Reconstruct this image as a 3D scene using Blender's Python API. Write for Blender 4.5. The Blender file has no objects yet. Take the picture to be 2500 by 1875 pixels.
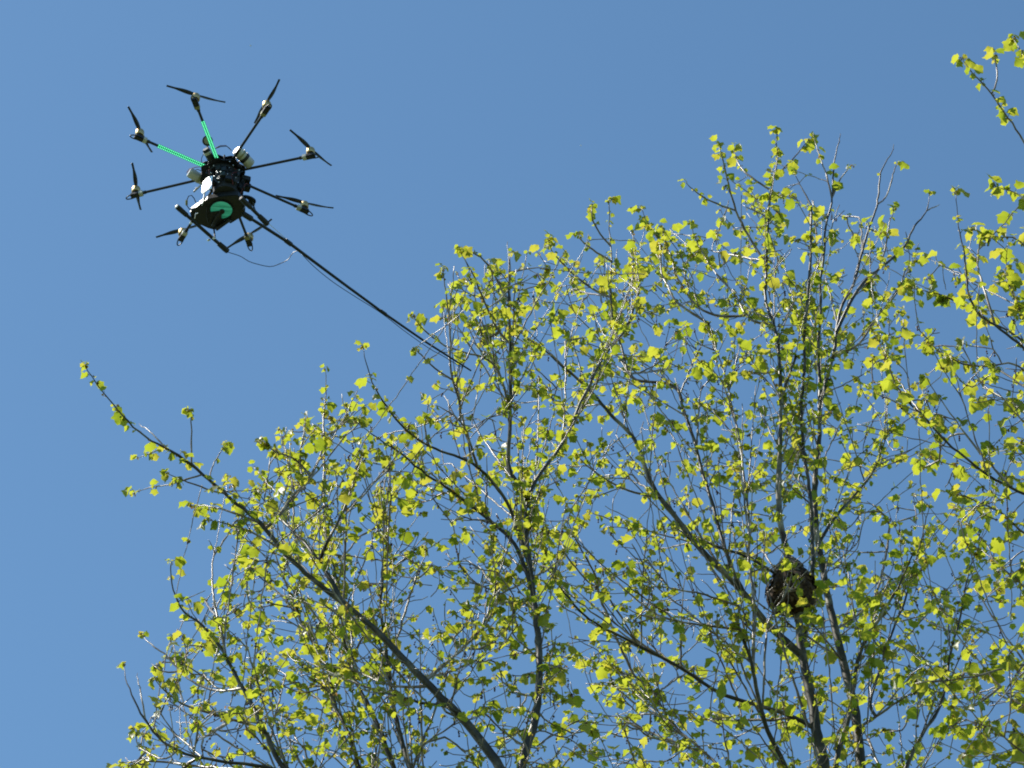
import bpy, bmesh, math, random
import numpy as np
from mathutils import Vector, Matrix, Quaternion, kdtree

R = math.radians
random.seed(7)
rng = np.random.default_rng(7)
scene = bpy.context.scene
col = scene.collection

# ------------------------------------------------------------------ camera
PITCH = R(44.0)
FPX = 8364.0                     # focal length in photo pixels (photo 2500 x 1875)
CAM = Vector((0.0, 0.0, 1.6))
cd = bpy.data.cameras.new('camera')
cd.sensor_width = 36.0
cd.lens = 36.0 * FPX / 2500.0
cd.clip_start = 0.1
cd.clip_end = 5000.0
cam = bpy.data.objects.new('camera', cd)
cam.location = CAM
cam.rotation_euler = (PITCH + math.pi / 2, 0, 0)
col.objects.link(cam)
scene.camera = cam

# ------------------------------------------------------------------ sky and sun
SUN_EL, SUN_AZ = R(54.0), R(-84.0)          # azimuth from +Y towards +X
SUN_DIR = Vector((math.cos(SUN_EL) * math.sin(SUN_AZ), math.cos(SUN_EL) * math.cos(SUN_AZ), math.sin(SUN_EL)))
world = bpy.data.worlds.new('World')
scene.world = world
world.use_nodes = True
wn = world.node_tree
wn.nodes.clear()
sky = wn.nodes.new('ShaderNodeTexSky')
sky.sky_type = 'NISHITA'
sky.sun_disc = False
sky.sun_elevation = SUN_EL
sky.sun_rotation = SUN_AZ
sky.altitude = 50.0
sky.air_density = 1.0
sky.dust_density = 0.35
sky.ozone_density = 1.6
bg = wn.nodes.new('ShaderNodeBackground')
bg.inputs['Strength'].default_value = 0.119
wo = wn.nodes.new('ShaderNodeOutputWorld')
wb = wn.nodes.new('ShaderNodeMix'); wb.data_type = 'RGBA'; wb.blend_type = 'MULTIPLY'      # white balance of the picture's sky
wb.inputs[0].default_value = 1.0
wb.inputs[7].default_value = (0.80, 1.05, 1.09, 1)
wn.links.new(sky.outputs[0], wb.inputs[6])
wn.links.new(wb.outputs[2], bg.inputs[0])
wn.links.new(bg.outputs[0], wo.inputs[0])

sd = bpy.data.lights.new('sun', 'SUN')
sd.energy = 5.0
sd.angle = R(0.53)
sd.color = (1.0, 0.95, 0.86)
sun = bpy.data.objects.new('sun', sd)
sun.rotation_mode = 'QUATERNION'
sun.rotation_quaternion = SUN_DIR.to_track_quat('Z', 'Y')
sun.location = (-20, 5, 40)
col.objects.link(sun)

scene.cycles.filter_width = 1.9
scene.view_settings.view_transform = 'Standard'
scene.view_settings.look = 'None'
scene.view_settings.exposure = 0.30
scene.view_settings.gamma = 1.0
scene.view_settings.use_curve_mapping = False

# ------------------------------------------------------------------ helpers
SP, CP = math.sin(PITCH), math.cos(PITCH)
def ray(x, y):
    u, v = (x - 1250.0) / FPX, (937.5 - y) / FPX
    return Vector((u, CP - v * SP, SP + v * CP))
def at(x, y, Y):
    """point of the upright plane at distance Y seen at photo pixel x, y"""
    d = ray(x, y)
    return CAM + d * (Y / d.y)
def pix(p):
    p = np.asarray(p) - np.array(CAM)
    dep = p[..., 1] * CP + p[..., 2] * SP
    up = -p[..., 1] * SP + p[..., 2] * CP
    return 1250 + FPX * p[..., 0] / dep, 937.5 - FPX * up / dep, dep

def tag(o, label=None, cat=None, group=None, kind=None):
    if label: o['label'] = label
    if cat: o['category'] = cat
    if group: o['group'] = group
    if kind: o['kind'] = kind
    return o
def empty(name, loc):
    o = bpy.data.objects.new(name, None)
    o.empty_display_size = 0.2
    o.location = loc
    col.objects.link(o)
    return o
def link(name, me, parent=None, loc=(0, 0, 0)):
    o = bpy.data.objects.new(name, me)
    o.location = loc
    col.objects.link(o)
    if parent is not None: o.parent = parent
    return o

def np_mesh(name, V, F, mat, smooth=True, attr=None):
    """V (n,3) array, F list of polygons; attr: per point float 'tint'"""
    me = bpy.data.meshes.new(name)
    me.from_pydata([tuple(v) for v in np.asarray(V, float)], [], [tuple(int(i) for i in f) for f in F])
    if smooth: me.polygons.foreach_set('use_smooth', [True] * len(me.polygons))
    if attr is not None:
        a = me.attributes.new('tint', 'FLOAT', 'POINT')
        a.data.foreach_set('value', np.asarray(attr, np.float32))
    me.materials.append(mat)
    me.update()
    return me

class MB:
    """collects simple solids into one mesh"""
    def __init__(s): s.v = []; s.f = []
    def add(s, vs, fs):
        b = len(s.v); s.v += [tuple(v) for v in vs]; s.f += [tuple(b + i for i in f) for f in fs]; return s
    def tube(s, pts, rad, n=10, cap=True):
        pts = [Vector(p) for p in pts]
        if not hasattr(rad, '__len__'): rad = [rad] * len(pts)
        vs = []; t0 = (pts[1] - pts[0]).normalized()
        nrm = t0.orthogonal().normalized()
        for i, p in enumerate(pts):
            a = pts[max(i - 1, 0)]; b = pts[min(i + 1, len(pts) - 1)]
            t = (b - a).normalized()
            nrm = (nrm - t * nrm.dot(t))
            nrm = nrm.normalized() if nrm.length > 1e-6 else t.orthogonal().normalized()
            bi = t.cross(nrm)
            for k in range(n):
                an = 2 * math.pi * k / n
                vs.append(p + (nrm * math.cos(an) + bi * math.sin(an)) * rad[i])
        fs = []
        for i in range(len(pts) - 1):
            for k in range(n):
                k2 = (k + 1) % n
                fs.append((i * n + k, i * n + k2, (i + 1) * n + k2, (i + 1) * n + k))
        if cap:
            fs.append(tuple(reversed(range(n)))); m = (len(pts) - 1) * n
            fs.append(tuple(m + k for k in range(n)))
        return s.add(vs, fs)
    def box(s, c, ax, ay, az):
        c, ax, ay, az = Vector(c), Vector(ax), Vector(ay), Vector(az)
        vs = [c + ax * i + ay * j + az * k for k in (-1, 1) for j in (-1, 1) for i in (-1, 1)]
        return s.add(vs, [(0, 2, 3, 1), (4, 5, 7, 6), (0, 1, 5, 4), (2, 6, 7, 3), (0, 4, 6, 2), (1, 3, 7, 5)])
    def prism(s, poly, z0, z1):
        n = len(poly)
        ar = sum(poly[i][0] * poly[(i + 1) % n][1] - poly[(i + 1) % n][0] * poly[i][1] for i in range(n))
        if ar < 0: poly = poly[::-1]
        vs = [(x, y, z0) for x, y in poly] + [(x, y, z1) for x, y in poly]
        fs = [tuple(reversed(range(n))), tuple(range(n, 2 * n))]
        fs += [(i, (i + 1) % n, n + (i + 1) % n, n + i) for i in range(n)]
        return s.add(vs, fs)
    def lathe(s, prof, c, axis, n=20):
        axis = Vector(axis).normalized(); a = axis.orthogonal().normalized(); b = axis.cross(a); c = Vector(c)
        vs = [c + axis * z + (a * math.cos(2 * math.pi * k / n) + b * math.sin(2 * math.pi * k / n)) * max(r, 1e-4) for r, z in prof for k in range(n)]
        fs = []
        for i in range(len(prof) - 1):
            for k in range(n):
                k2 = (k + 1) % n
                fs.append((i * n + k, i * n + k2, (i + 1) * n + k2, (i + 1) * n + k))
        fs.append(tuple(reversed(range(n)))); m = (len(prof) - 1) * n; fs.append(tuple(m + k for k in range(n)))
        return s.add(vs, fs)
    def ring(s, poly_out, poly_in, z0, z1):
        n = len(poly_out)
        vs = [(*p, z0) for p in poly_out] + [(*p, z0) for p in poly_in] + [(*p, z1) for p in poly_out] + [(*p, z1) for p in poly_in]
        fs = []
        for i in range(n):
            j = (i + 1) % n
            fs += [(i, n + i, n + j, j), (2 * n + i, 2 * n + j, 3 * n + j, 3 * n + i), (i, j, 2 * n + j, 2 * n + i), (n + i, 3 * n + i, 3 * n + j, n + j)]
        return s.add(vs, fs)
    def mesh(s, name, mat, smooth=False, bevel=0.0, angle=40):
        me = bpy.data.meshes.new(name)
        me.from_pydata(s.v, [], s.f)
        me.materials.append(mat)
        bm = bmesh.new(); bm.from_mesh(me)
        bmesh.ops.recalc_face_normals(bm, faces=bm.faces)
        if bevel > 0:
            ed = [e for e in bm.edges if len(e.link_faces) == 2 and e.calc_face_angle(0) > R(50)]
            bmesh.ops.bevel(bm, geom=ed, offset=bevel, segments=2, affect='EDGES', clamp_overlap=True)
        if smooth:
            for f in bm.faces: f.smooth = True
            for e in bm.edges:
                if len(e.link_faces) == 2 and e.calc_face_angle(0) > R(angle): e.smooth = False
        bm.to_mesh(me); bm.free(); me.update()
        return me
    def build(s, name, mat, parent, smooth=True, bevel=0.0, **k):
        return link(name, s.mesh(name, mat, smooth, bevel, **k), parent)

# ------------------------------------------------------------------ materials
def new_mat(name):
    m = bpy.data.materials.new(name); m.use_nodes = True
    nt = m.node_tree; p = nt.nodes['Principled BSDF']
    return m, nt, p
def pmat(name, colr, rough=0.5, metal=0.0, spec=0.5, noise=0.0, scale=40.0, bump=0.0):
    m, nt, p = new_mat(name)
    p.inputs['Base Color'].default_value = (*colr, 1)
    p.inputs['Roughness'].default_value = rough
    p.inputs['Metallic'].default_value = metal
    p.inputs['Specular IOR Level'].default_value = spec
    if noise > 0 or bump > 0:
        tc = nt.nodes.new('ShaderNodeTexCoord'); nz = nt.nodes.new('ShaderNodeTexNoise')
        nz.inputs['Scale'].default_value = scale; nz.inputs['Detail'].default_value = 4
        nt.links.new(tc.outputs['Object'], nz.inputs['Vector'])
        if noise > 0:
            rp = nt.nodes.new('ShaderNodeValToRGB')
            rp.color_ramp.elements[0].position = 0.3; rp.color_ramp.elements[1].position = 0.7
            rp.color_ramp.elements[0].color = (*[c * (1 - noise) for c in colr], 1)
            rp.color_ramp.elements[1].color = (*[min(1, c * (1 + noise)) for c in colr], 1)
            nt.links.new(nz.outputs[0], rp.inputs[0]); nt.links.new(rp.outputs[0], p.inputs['Base Color'])
        if bump > 0:
            bp = nt.nodes.new('ShaderNodeBump'); bp.inputs['Strength'].default_value = bump; bp.inputs['Distance'].default_value = 0.01
            nt.links.new(nz.outputs[0], bp.inputs['Height']); nt.links.new(bp.outputs[0], p.inputs['Normal'])
    return m

def ramp(nt, stops):
    rp = nt.nodes.new('ShaderNodeValToRGB')
    while len(rp.color_ramp.elements) < len(stops): rp.color_ramp.elements.new(0.5)
    for e, (pos, c) in zip(rp.color_ramp.elements, stops):
        e.position = pos; e.color = (*c, 1)
    return rp

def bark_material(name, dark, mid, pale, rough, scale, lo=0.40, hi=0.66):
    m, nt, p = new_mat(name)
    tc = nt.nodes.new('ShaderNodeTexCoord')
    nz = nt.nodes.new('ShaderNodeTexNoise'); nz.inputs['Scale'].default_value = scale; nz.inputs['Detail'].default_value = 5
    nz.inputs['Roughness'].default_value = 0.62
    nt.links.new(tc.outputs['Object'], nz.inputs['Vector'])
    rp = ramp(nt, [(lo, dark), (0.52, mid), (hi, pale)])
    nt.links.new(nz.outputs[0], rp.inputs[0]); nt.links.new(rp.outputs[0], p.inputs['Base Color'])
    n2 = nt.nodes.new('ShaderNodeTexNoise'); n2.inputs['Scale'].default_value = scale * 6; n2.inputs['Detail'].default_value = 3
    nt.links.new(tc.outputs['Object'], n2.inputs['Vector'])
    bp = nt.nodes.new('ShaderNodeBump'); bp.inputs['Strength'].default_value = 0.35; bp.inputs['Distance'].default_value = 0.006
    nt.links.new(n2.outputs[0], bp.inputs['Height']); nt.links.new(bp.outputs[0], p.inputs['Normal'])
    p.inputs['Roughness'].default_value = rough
    return m

def leaf_material():
    m, nt, p = new_mat('leaf_green')
    at_ = nt.nodes.new('ShaderNodeAttribute'); at_.attribute_name = 'tint'
    tc = nt.nodes.new('ShaderNodeTexCoord')
    nz = nt.nodes.new('ShaderNodeTexNoise'); nz.inputs['Scale'].default_value = 30; nz.inputs['Detail'].default_value = 2
    nt.links.new(tc.outputs['Object'], nz.inputs['Vector'])
    mx = nt.nodes.new('ShaderNodeMath'); mx.operation = 'MULTIPLY_ADD'
    nt.links.new(nz.outputs[0], mx.inputs[0]); mx.inputs[1].default_value = 0.14
    ad = nt.nodes.new('ShaderNodeMath'); ad.operation = 'SUBTRACT'
    nt.links.new(at_.outputs['Fac'], ad.inputs[0]); ad.inputs[1].default_value = 0.07
    nt.links.new(ad.outputs[0], mx.inputs[2])
    refl = ramp(nt, [(0.0, (0.055, 0.090, 0.012)), (0.40, (0.105, 0.125, 0.018)), (0.72, (0.15, 0.125, 0.030)), (1.0, (0.14, 0.075, 0.028))])
    tran = ramp(nt, [(0.0, (0.28, 0.37, 0.020)), (0.36, (0.515, 0.55, 0.038)), (0.74, (0.57, 0.47, 0.060)), (1.0, (0.27, 0.14, 0.05))])
    nt.links.new(mx.outputs[0], refl.inputs[0]); nt.links.new(mx.outputs[0], tran.inputs[0])
    nt.links.new(refl.outputs[0], p.inputs['Base Color'])
    p.inputs['Roughness'].default_value = 0.40
    p.inputs['Specular IOR Level'].default_value = 0.75
    tr = nt.nodes.new('ShaderNodeBsdfTranslucent')
    nt.links.new(tran.outputs[0], tr.inputs[0])
    mix = nt.nodes.new('ShaderNodeMixShader'); mix.inputs[0].default_value = 0.66
    out = nt.nodes['Material Output']
    nt.links.new(p.outputs[0], mix.inputs[1]); nt.links.new(tr.outputs[0], mix.inputs[2]); nt.links.new(mix.outputs[0], out.inputs[0])
    return m

M = {}
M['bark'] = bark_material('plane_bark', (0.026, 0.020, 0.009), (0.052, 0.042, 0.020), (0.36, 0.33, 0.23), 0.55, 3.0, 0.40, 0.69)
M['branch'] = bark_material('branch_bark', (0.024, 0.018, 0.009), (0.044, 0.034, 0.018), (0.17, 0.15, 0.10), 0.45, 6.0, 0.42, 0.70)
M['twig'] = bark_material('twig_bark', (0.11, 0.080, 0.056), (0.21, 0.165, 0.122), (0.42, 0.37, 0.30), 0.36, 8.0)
M['leaf'] = leaf_material()
M['flower'] = pmat('flower_ball_red', (0.055, 0.014, 0.018), 0.7, noise=0.4, scale=200)
M['ground'] = bark_material('grass_ground', (0.045, 0.075, 0.022), (0.07, 0.10, 0.03), (0.12, 0.11, 0.06), 0.9, 0.35)
M['carbon'] = pmat('carbon_black', (0.012, 0.013, 0.015), 0.32, 0.0, 0.5, noise=0.3, scale=60)
M['plastic'] = pmat('black_plastic', (0.014, 0.015, 0.017), 0.42, noise=0.3, scale=50)
M['foam'] = pmat('black_foam', (0.018, 0.018, 0.020), 0.62, noise=0.3, scale=120, bump=0.3)
M['white'] = pmat('white_wrap', (0.58, 0.575, 0.54), 0.34, noise=0.22, scale=22)
M['gold'] = pmat('gold_motor', (0.66, 0.47, 0.21), 0.44, 1.0)
M['alu'] = pmat('bare_aluminium', (0.92, 0.92, 0.91), 0.46, 1.0, noise=0.08, scale=25)
M['olive'] = pmat('olive_shrink_wrap', (0.32, 0.30, 0.16), 0.42, noise=0.15, scale=40)
M['prop'] = pmat('propeller_grey', (0.018, 0.019, 0.022), 0.36)
M['red_wire'] = pmat('red_wire', (0.16, 0.016, 0.014), 0.45)
M['string'] = pmat('white_string', (0.75, 0.75, 0.72), 0.5)
M['paper_grey'] = bark_material('nest_paper_grey', (0.045, 0.035, 0.026), (0.11, 0.09, 0.072), (0.30, 0.26, 0.21), 0.9, 34.0)
M['paper_brown'] = bark_material('nest_paper_brown', (0.024, 0.011, 0.005), (0.046, 0.022, 0.010), (0.17, 0.105, 0.05), 0.9, 16.0, 0.40, 0.72)
M['fluff'] = pmat('seed_fluff', (0.8, 0.8, 0.78), 0.8)
def emit(name, colr, strength, base):
    m, nt, p = new_mat(name)
    p.inputs['Base Color'].default_value = (*base, 1)
    p.inputs['Emission Color'].default_value = (*colr, 1); p.inputs['Emission Strength'].default_value = strength
    p.inputs['Roughness'].default_value = 0.4
    return m
M['led'] = emit('green_led', (0.16, 1.0, 0.50), 1.15, (0.1, 0.5, 0.3))
M['led_board'] = emit('green_led_board', (0.01, 0.36, 0.15), 0.4, (0.01, 0.2, 0.09))
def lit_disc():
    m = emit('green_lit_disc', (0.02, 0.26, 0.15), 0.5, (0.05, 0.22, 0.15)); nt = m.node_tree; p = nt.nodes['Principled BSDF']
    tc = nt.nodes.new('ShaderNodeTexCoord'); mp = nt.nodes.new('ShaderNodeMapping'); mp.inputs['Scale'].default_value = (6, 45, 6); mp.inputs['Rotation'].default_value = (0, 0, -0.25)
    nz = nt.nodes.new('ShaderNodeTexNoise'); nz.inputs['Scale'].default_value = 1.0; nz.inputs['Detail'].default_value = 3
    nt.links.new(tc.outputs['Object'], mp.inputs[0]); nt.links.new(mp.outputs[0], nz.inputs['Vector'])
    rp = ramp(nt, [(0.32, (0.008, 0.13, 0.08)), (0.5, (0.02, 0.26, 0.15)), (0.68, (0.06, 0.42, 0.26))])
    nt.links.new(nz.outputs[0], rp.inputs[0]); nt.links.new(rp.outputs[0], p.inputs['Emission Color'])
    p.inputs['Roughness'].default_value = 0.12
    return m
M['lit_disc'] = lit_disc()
M['lit_core'] = emit('green_lit_core', (0.02, 0.36, 0.18), 0.5, (0.02, 0.2, 0.1))

# ------------------------------------------------------------------ ground
g = MB().add([(-3000, -3000, 0), (3000, -3000, 0), (3000, 3000, 0), (-3000, 3000, 0)], [(0, 1, 2, 3)]).build('ground', M['ground'], None, smooth=False)
tag(g, kind='structure')

# ------------------------------------------------------------------ plane trees: traced limbs
QOFF = {'Q1': (0, 0), 'Q2': (1250, 0), 'Q3': (0, 937), 'Q4': (1250, 937), 'S': None}
def parse(s):
    q = 'S'; out = []
    for t in s.split():
        if t in QOFF: q = t; continue
        x, y = map(float, t.split(','))
        if q == 'S': out.append((x, y))
        else: out.append((x / 1.7688 + QOFF[q][0], y / 1.7688 + QOFF[q][1]))
    return out
# (width at start, width at end in photo pixels, depth change in metres, bare?, path)
GA = [
 (40, 5, -0.9, 0, 'S 1330,2400 1275,2030 1222,1875 Q3 2075,1540 1985,1430 1905,1355 1820,1270 1740,1185 1640,1080 1560,1010 1480,945 1390,880 1300,800 1220,720 1160,640 1120,590 1050,545 985,485 930,440 870,385 800,325 720,285 640,240 580,195 540,150 500,105 455,50 420,5 Q1 385,1610 365,1575'),
 (40, 12, 0.3, 0, 'S 1330,2400 1290,2050 1272,1875 Q4 90,1500 115,1350 120,1200 110,1050 90,900 75,750 60,600 66,500'),
 (16, 4, -0.5, 1, 'Q4 66,500 40,440 Q3 2190,380 2200,250 2205,100 Q1 2205,1450 2195,1300 2200,1150 2190,1045'),
 (12, 4, 0.4, 0, 'Q4 66,500 110,400 190,300 250,200 290,90 330,20 Q2 380,1560 480,1440 520,1350 550,1250 540,1150 530,1080 520,1000'),
 (34, 6, -0.5, 0, 'S 1330,2400 900,2050 690,1875 Q3 1180,1570 1140,1500 1100,1400 1060,1330 1020,1270 985,1190 940,1120 900,1060 850,1020 800,1000 760,960 750,890 735,840 738,770'),
 (9, 4, 0.3, 1, 'Q3 985,1190 960,1080 935,1000 920,900 915,800 925,740 920,690 900,675'),
 (11, 4, -0.4, 0, 'Q3 1140,1500 1090,1470 1000,1450 900,1420 820,1400 760,1370 710,1330 665,1275'),
 (9, 4, 0.5, 1, 'Q3 1040,1320 960,1330 870,1310 780,1250 740,1190 690,1150 640,1120 612,1080'),
 (6, 3, 0.1, 1, 'Q3 780,1255 720,1258 680,1230 655,1205'),
 (14, 4, -0.2, 1, 'S 760,1960 Q3 1180,1659 1000,1640 900,1620 780,1595 700,1550 650,1490 620,1440 590,1390 560,1330 545,1270 535,1210'),
 (6, 3, 0.2, 1, 'Q3 620,1440 612,1360 600,1300 590,1250'),
 (6, 4, 0.2, 0, 'Q3 780,1595 720,1630 650,1600 600,1580 590,1540 580,1490'),
 (7, 3, 0.2, 1, 'Q3 870,1600 790,1540 740,1500 690,1455'),
 (28, 5, 0.5, 0, 'S 1330,2400 1100,2080 Q3 1770,1659 1735,1540 1700,1400 1680,1250 1660,1100 1640,950 1660,800 1680,700 1640,560 1630,480'),
 (26, 5, 0.9, 0, 'S 1330,2400 1060,2080 Q3 1700,1659 1660,1540 1600,1400 1540,1300 1500,1180 1480,1060 1470,900 1430,760 1400,620'),
 (22, 5, 1.1, 0, 'S 1330,2400 980,2080 Q3 1550,1659 1530,1560 1450,1400 1420,1250 1330,1080 1250,950 1130,840 1040,760'),
 (16, 5, 0.4, 0, 'Q3 1480,945 1440,860 1390,790 1340,720 1290,660 1230,600 1180,560 1130,490 1110,470'),
 (11, 4, -0.3, 0, 'Q3 1380,775 1400,700 1440,640 1480,560 1520,450 1545,360 1560,300'),
 (11, 4, 0.3, 0, 'Q3 1160,625 1210,570 1250,500 1310,440 1350,380 1390,300 1400,230 1395,140 1410,40 Q1 1405,1590'),
 (8, 4, 0.3, 0, 'Q3 1400,230 1460,200 1500,140 1500,95'),
 (8, 4, -0.3, 0, 'Q3 1340,400 1300,340 1240,310 1170,285 1140,250'),
 (8, 4, 0.2, 0, 'Q3 1310,440 1290,330 1310,230 1320,150'),
 (11, 4, 0.5, 0, 'Q3 1840,1285 1900,1230 2000,1140 2090,1050 2140,960 2170,860'),
 (13, 5, -0.5, 0, 'Q3 1985,1430 1905,1380 1820,1390 1740,1350 1650,1330 1560,1320'),
 (9, 4, 0.3, 0, 'Q3 1850,1330 1700,1310 1560,1250 1440,1220 1330,1230'),
 (15, 4, -0.6, 0, 'Q4 90,900 20,700 Q3 2180,640 2090,570 2000,500 1920,440 1830,390 1760,320 1700,280 1640,240 1580,200 1530,160'),
 (13, 4, -1.1, 0, 'Q4 80,800 20,620 Q3 2190,500 2130,430 2060,350 1960,310 1850,270 1760,210 1700,140 1650,70 1610,10 Q1 1575,1540 1565,1500'),
 (7, 4, -0.2, 0, 'Q3 1850,270 1830,200 1835,160'),
 (9, 3, -0.3, 1, 'Q3 2060,350 2030,260 2005,165 1920,110 1870,90'),
 (8, 4, -0.6, 0, 'Q3 2005,165 1990,60 Q1 1945,1640 1945,1500 1935,1330 1915,1200 1912,1165'),
 (8, 4, -0.9, 0, 'Q3 2200,120 Q1 2150,1580 2050,1530 1920,1500 1850,1440 1800,1390 1785,1365'),
 (6, 4, -0.4, 0, 'Q1 1945,1640 1870,1590 1820,1530 1790,1510'),
 (9, 4, -0.4, 0, 'Q1 2195,1300 2130,1180 2080,1110 2040,1090 1985,1070'),
 (8, 4, -0.6, 0, 'Q1 2200,1500 2150,1430 2090,1300 2050,1200 2010,1130 1990,1090'),
 (7, 4, 0.3, 0, 'Q1 2150,1430 2080,1480 2075,1350 2100,1260 2140,1150'),
 (7, 4, -0.3, 0, 'Q3 985,485 900,460 830,430 770,410 720,385'),
 (6, 3, 0.3, 0, 'Q3 870,385 800,415 720,440 640,445 580,470'),
 (6, 3, -0.3, 0, 'Q3 830,340 825,250 830,180 820,110'),
 (6, 3, 0.2, 0, 'Q3 905,405 920,350 945,300 975,260'),
 (5, 3, 0.2, 0, 'Q3 740,290 700,280 650,300 600,320'),
 (5, 3, 0.2, 1, 'Q3 720,285 680,240 650,205 600,175'),
 (9, 3, 0.2, 0, 'Q3 1120,600 1050,570 950,540 870,520 830,530'),
 (9, 3, -0.4, 0, 'Q3 1220,720 1130,660 1040,620 960,600 900,590'),
 (6, 3, -0.1, 1, 'Q1 2195,1250 2160,1290 2140,1320'),
 (6, 3, 0.1, 0, 'Q2 20,1180 60,1165 100,1150 150,1160'),
]
GB = [
 (46, 11, -0.3, 0, 'S 2010,2400 2015,2050 Q4 1352,1659 1320,1540 1300,1400 1280,1300 1260,1200 1245,1120 1240,1000 1215,860 1200,760 1165,640 1150,500 1155,350 1160,200 1165,60 Q2 1200,1620 1225,1540'),
 (40, 12, 0.5, 0, 'S 2010,2400 2090,2080 Q4 1505,1659 1490,1500 1480,1400 1430,1200 1400,1070 1360,900 1340,780 1310,600 1310,400 1330,200 1330,80 Q2 1372,1640'),
 (13, 8, 0.2, 0, 'Q4 1252,1150 1285,1000 1300,800 1290,500 1260,300 1250,100 Q2 1262,1620 1262,1450 1280,1250'),
 (19, 5, -0.7, 0, 'Q4 1250,1165 1160,1090 1080,1020 1010,910 900,800 790,690 740,620 690,550 620,470 570,350 530,230 450,160 390,90 330,20 Q2 230,1590 100,1480 30,1430'),
 (9, 4, -0.3, 0, 'Q4 620,490 560,480 470,450 400,410 340,370 280,310'),
 (13, 5, 0.5, 0, 'Q4 1000,895 950,800 900,650 860,500 820,380 790,250 740,120 700,0 Q2 520,1640 470,1480 440,1420 425,1250 430,1100 420,1000 420,870'),
 (15, 5, -0.6, 0, 'Q4 1310,1490 1200,1430 1060,1390 930,1350 830,1300 740,1230 640,1180 540,1130 450,1080 380,1050 310,1000 250,930 200,870 150,740 120,680'),
 (26, 9, -0.8, 0, 'S 2010,2400 1990,2080 Q4 1185,1659 1130,1560 1090,1460 1060,1350 1040,1220 1010,1130 975,1060 980,960'),
 (8, 4, -0.3, 0, 'Q4 975,1065 870,1050 740,1030 640,1010 560,1005 480,960'),
 (11, 4, 0.5, 0, 'Q4 1038,1250 1045,1000 1040,880 1020,760 1025,600 1000,400 985,250 950,100 Q2 930,1659 880,1500 850,1400'),
 (8, 4, -0.3, 0, 'Q4 920,940 800,900 700,890 620,870 580,880'),
 (11, 5, -0.4, 0, 'Q4 1225,880 1110,800 1000,740 880,700 800,670'),
 (26, 8, -0.7, 0, 'S 2010,2400 2030,2080 Q4 1395,1659 1430,1520 1465,1400 1480,1250 1530,1090 1600,1000 1680,850 1730,740'),
 (10, 4, -0.3, 0, 'Q4 1510,1480 1600,1420 1700,1350 1800,1310'),
 (11, 4, 0.4, 0, 'Q4 1540,1400 1600,1200 1650,1050 1700,930 1760,700 1800,620'),
 (17, 5, 0.3, 0, 'S 2010,2400 2140,2080 Q4 1700,1659 1780,1500 1850,1400 1880,1250 1900,1130 1940,1000 1960,850 2000,740'),
 (8, 4, -0.2, 0, 'Q4 1430,1200 1350,1100 1290,1030 1240,970'),
 (11, 4, 0.4, 0, 'Q4 1325,700 1400,570 1480,480 1560,380 1620,220 1650,160'),
 (13, 4, 0.5, 0, 'S 1850,2000 Q4 900,1659 760,1530 690,1470 640,1380 590,1300 560,1280 460,1240 410,1210'),
 (9, 4, 0.2, 0, 'Q4 1400,1070 1480,1010 1560,930 1640,850'),
 (13, 4, 0.5, 1, 'Q4 1330,80 Q2 1395,1500 1400,1440 1420,1330 1480,1220 1500,1130 1550,960 1580,880 1590,750 1640,660 1648,625'),
 (12, 4, -0.3, 1, 'Q4 1325,120 Q2 1330,1650 1320,1500 1335,1350 1330,1200 1350,1100 1350,980 1380,890 1390,700 1415,600 1418,580'),
 (11, 4, -0.2, 1, 'Q2 1262,1450 1280,1250 1290,1100 1290,950 1300,900 1260,830 1240,790 1220,745'),
 (6, 3, 0.2, 1, 'Q2 1388,850 1360,760 1330,680 1310,620 1300,575'),
 (6, 3, -0.1, 1, 'Q2 1385,860 1410,790 1430,750 1470,715'),
 (13, 4, 0.3, 0, 'Q4 1163,100 Q2 1150,1500 1130,1400 1095,1300 1100,1130 1105,1000 1110,880 1130,770 1150,690 1140,600 1142,560'),
 (6, 3, 0.3, 0, 'Q2 1130,770 1200,700 1250,640 1290,600'),
 (9, 4, -0.4, 0, 'Q2 1102,1150 1040,1050 1000,980 960,900 940,800 920,740 910,680 890,620'),
 (7, 4, 0.3, 0, 'Q2 1110,820 1050,780 1000,740 970,690 955,640'),
 (6, 4, -0.3, 0, 'Q2 965,905 880,880 820,850 780,820 750,790'),
 (9, 4, 0.4, 0, 'Q2 1120,1400 1060,1400 1010,1360 960,1270 880,1180 820,1090 780,1000 770,960'),
 (8, 4, 0.3, 0, 'Q2 700,1300 680,1240 650,1200 640,1100 640,1040 600,990 565,930 560,900'),
 (8, 4, -0.3, 0, 'Q2 430,1290 330,1240 270,1190 210,1130 165,1080 155,1040'),
 (7, 4, -0.2, 0, 'Q2 428,1130 350,1080 300,1040 285,1010'),
 (6, 4, -0.3, 0, 'Q2 422,1060 370,1000 340,930 345,885'),
 (12, 4, 0.3, 1, 'Q2 1405,1440 1480,1270 1560,1180 1640,1120 1700,1060 1740,970 1790,920 1800,880 1805,830'),
 (5, 3, 0.1, 1, 'Q2 1795,910 1830,890 1850,885'),
 (8, 4, -0.3, 0, 'Q2 1400,1540 1500,1490 1570,1370 1640,1300 1690,1210 1700,1150 1740,1130'),
 (8, 4, 0.3, 0, 'Q2 1500,1250 1570,1190 1610,1080 1630,960 1650,900'),
 (6, 3, 0.2, 1, 'Q2 1580,890 1620,850 1640,770 1665,700'),
 (9, 4, 0.3, 0, 'Q2 1010,1360 900,1370 800,1330 740,1240 700,1180 690,1100 640,1060'),
]
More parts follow.
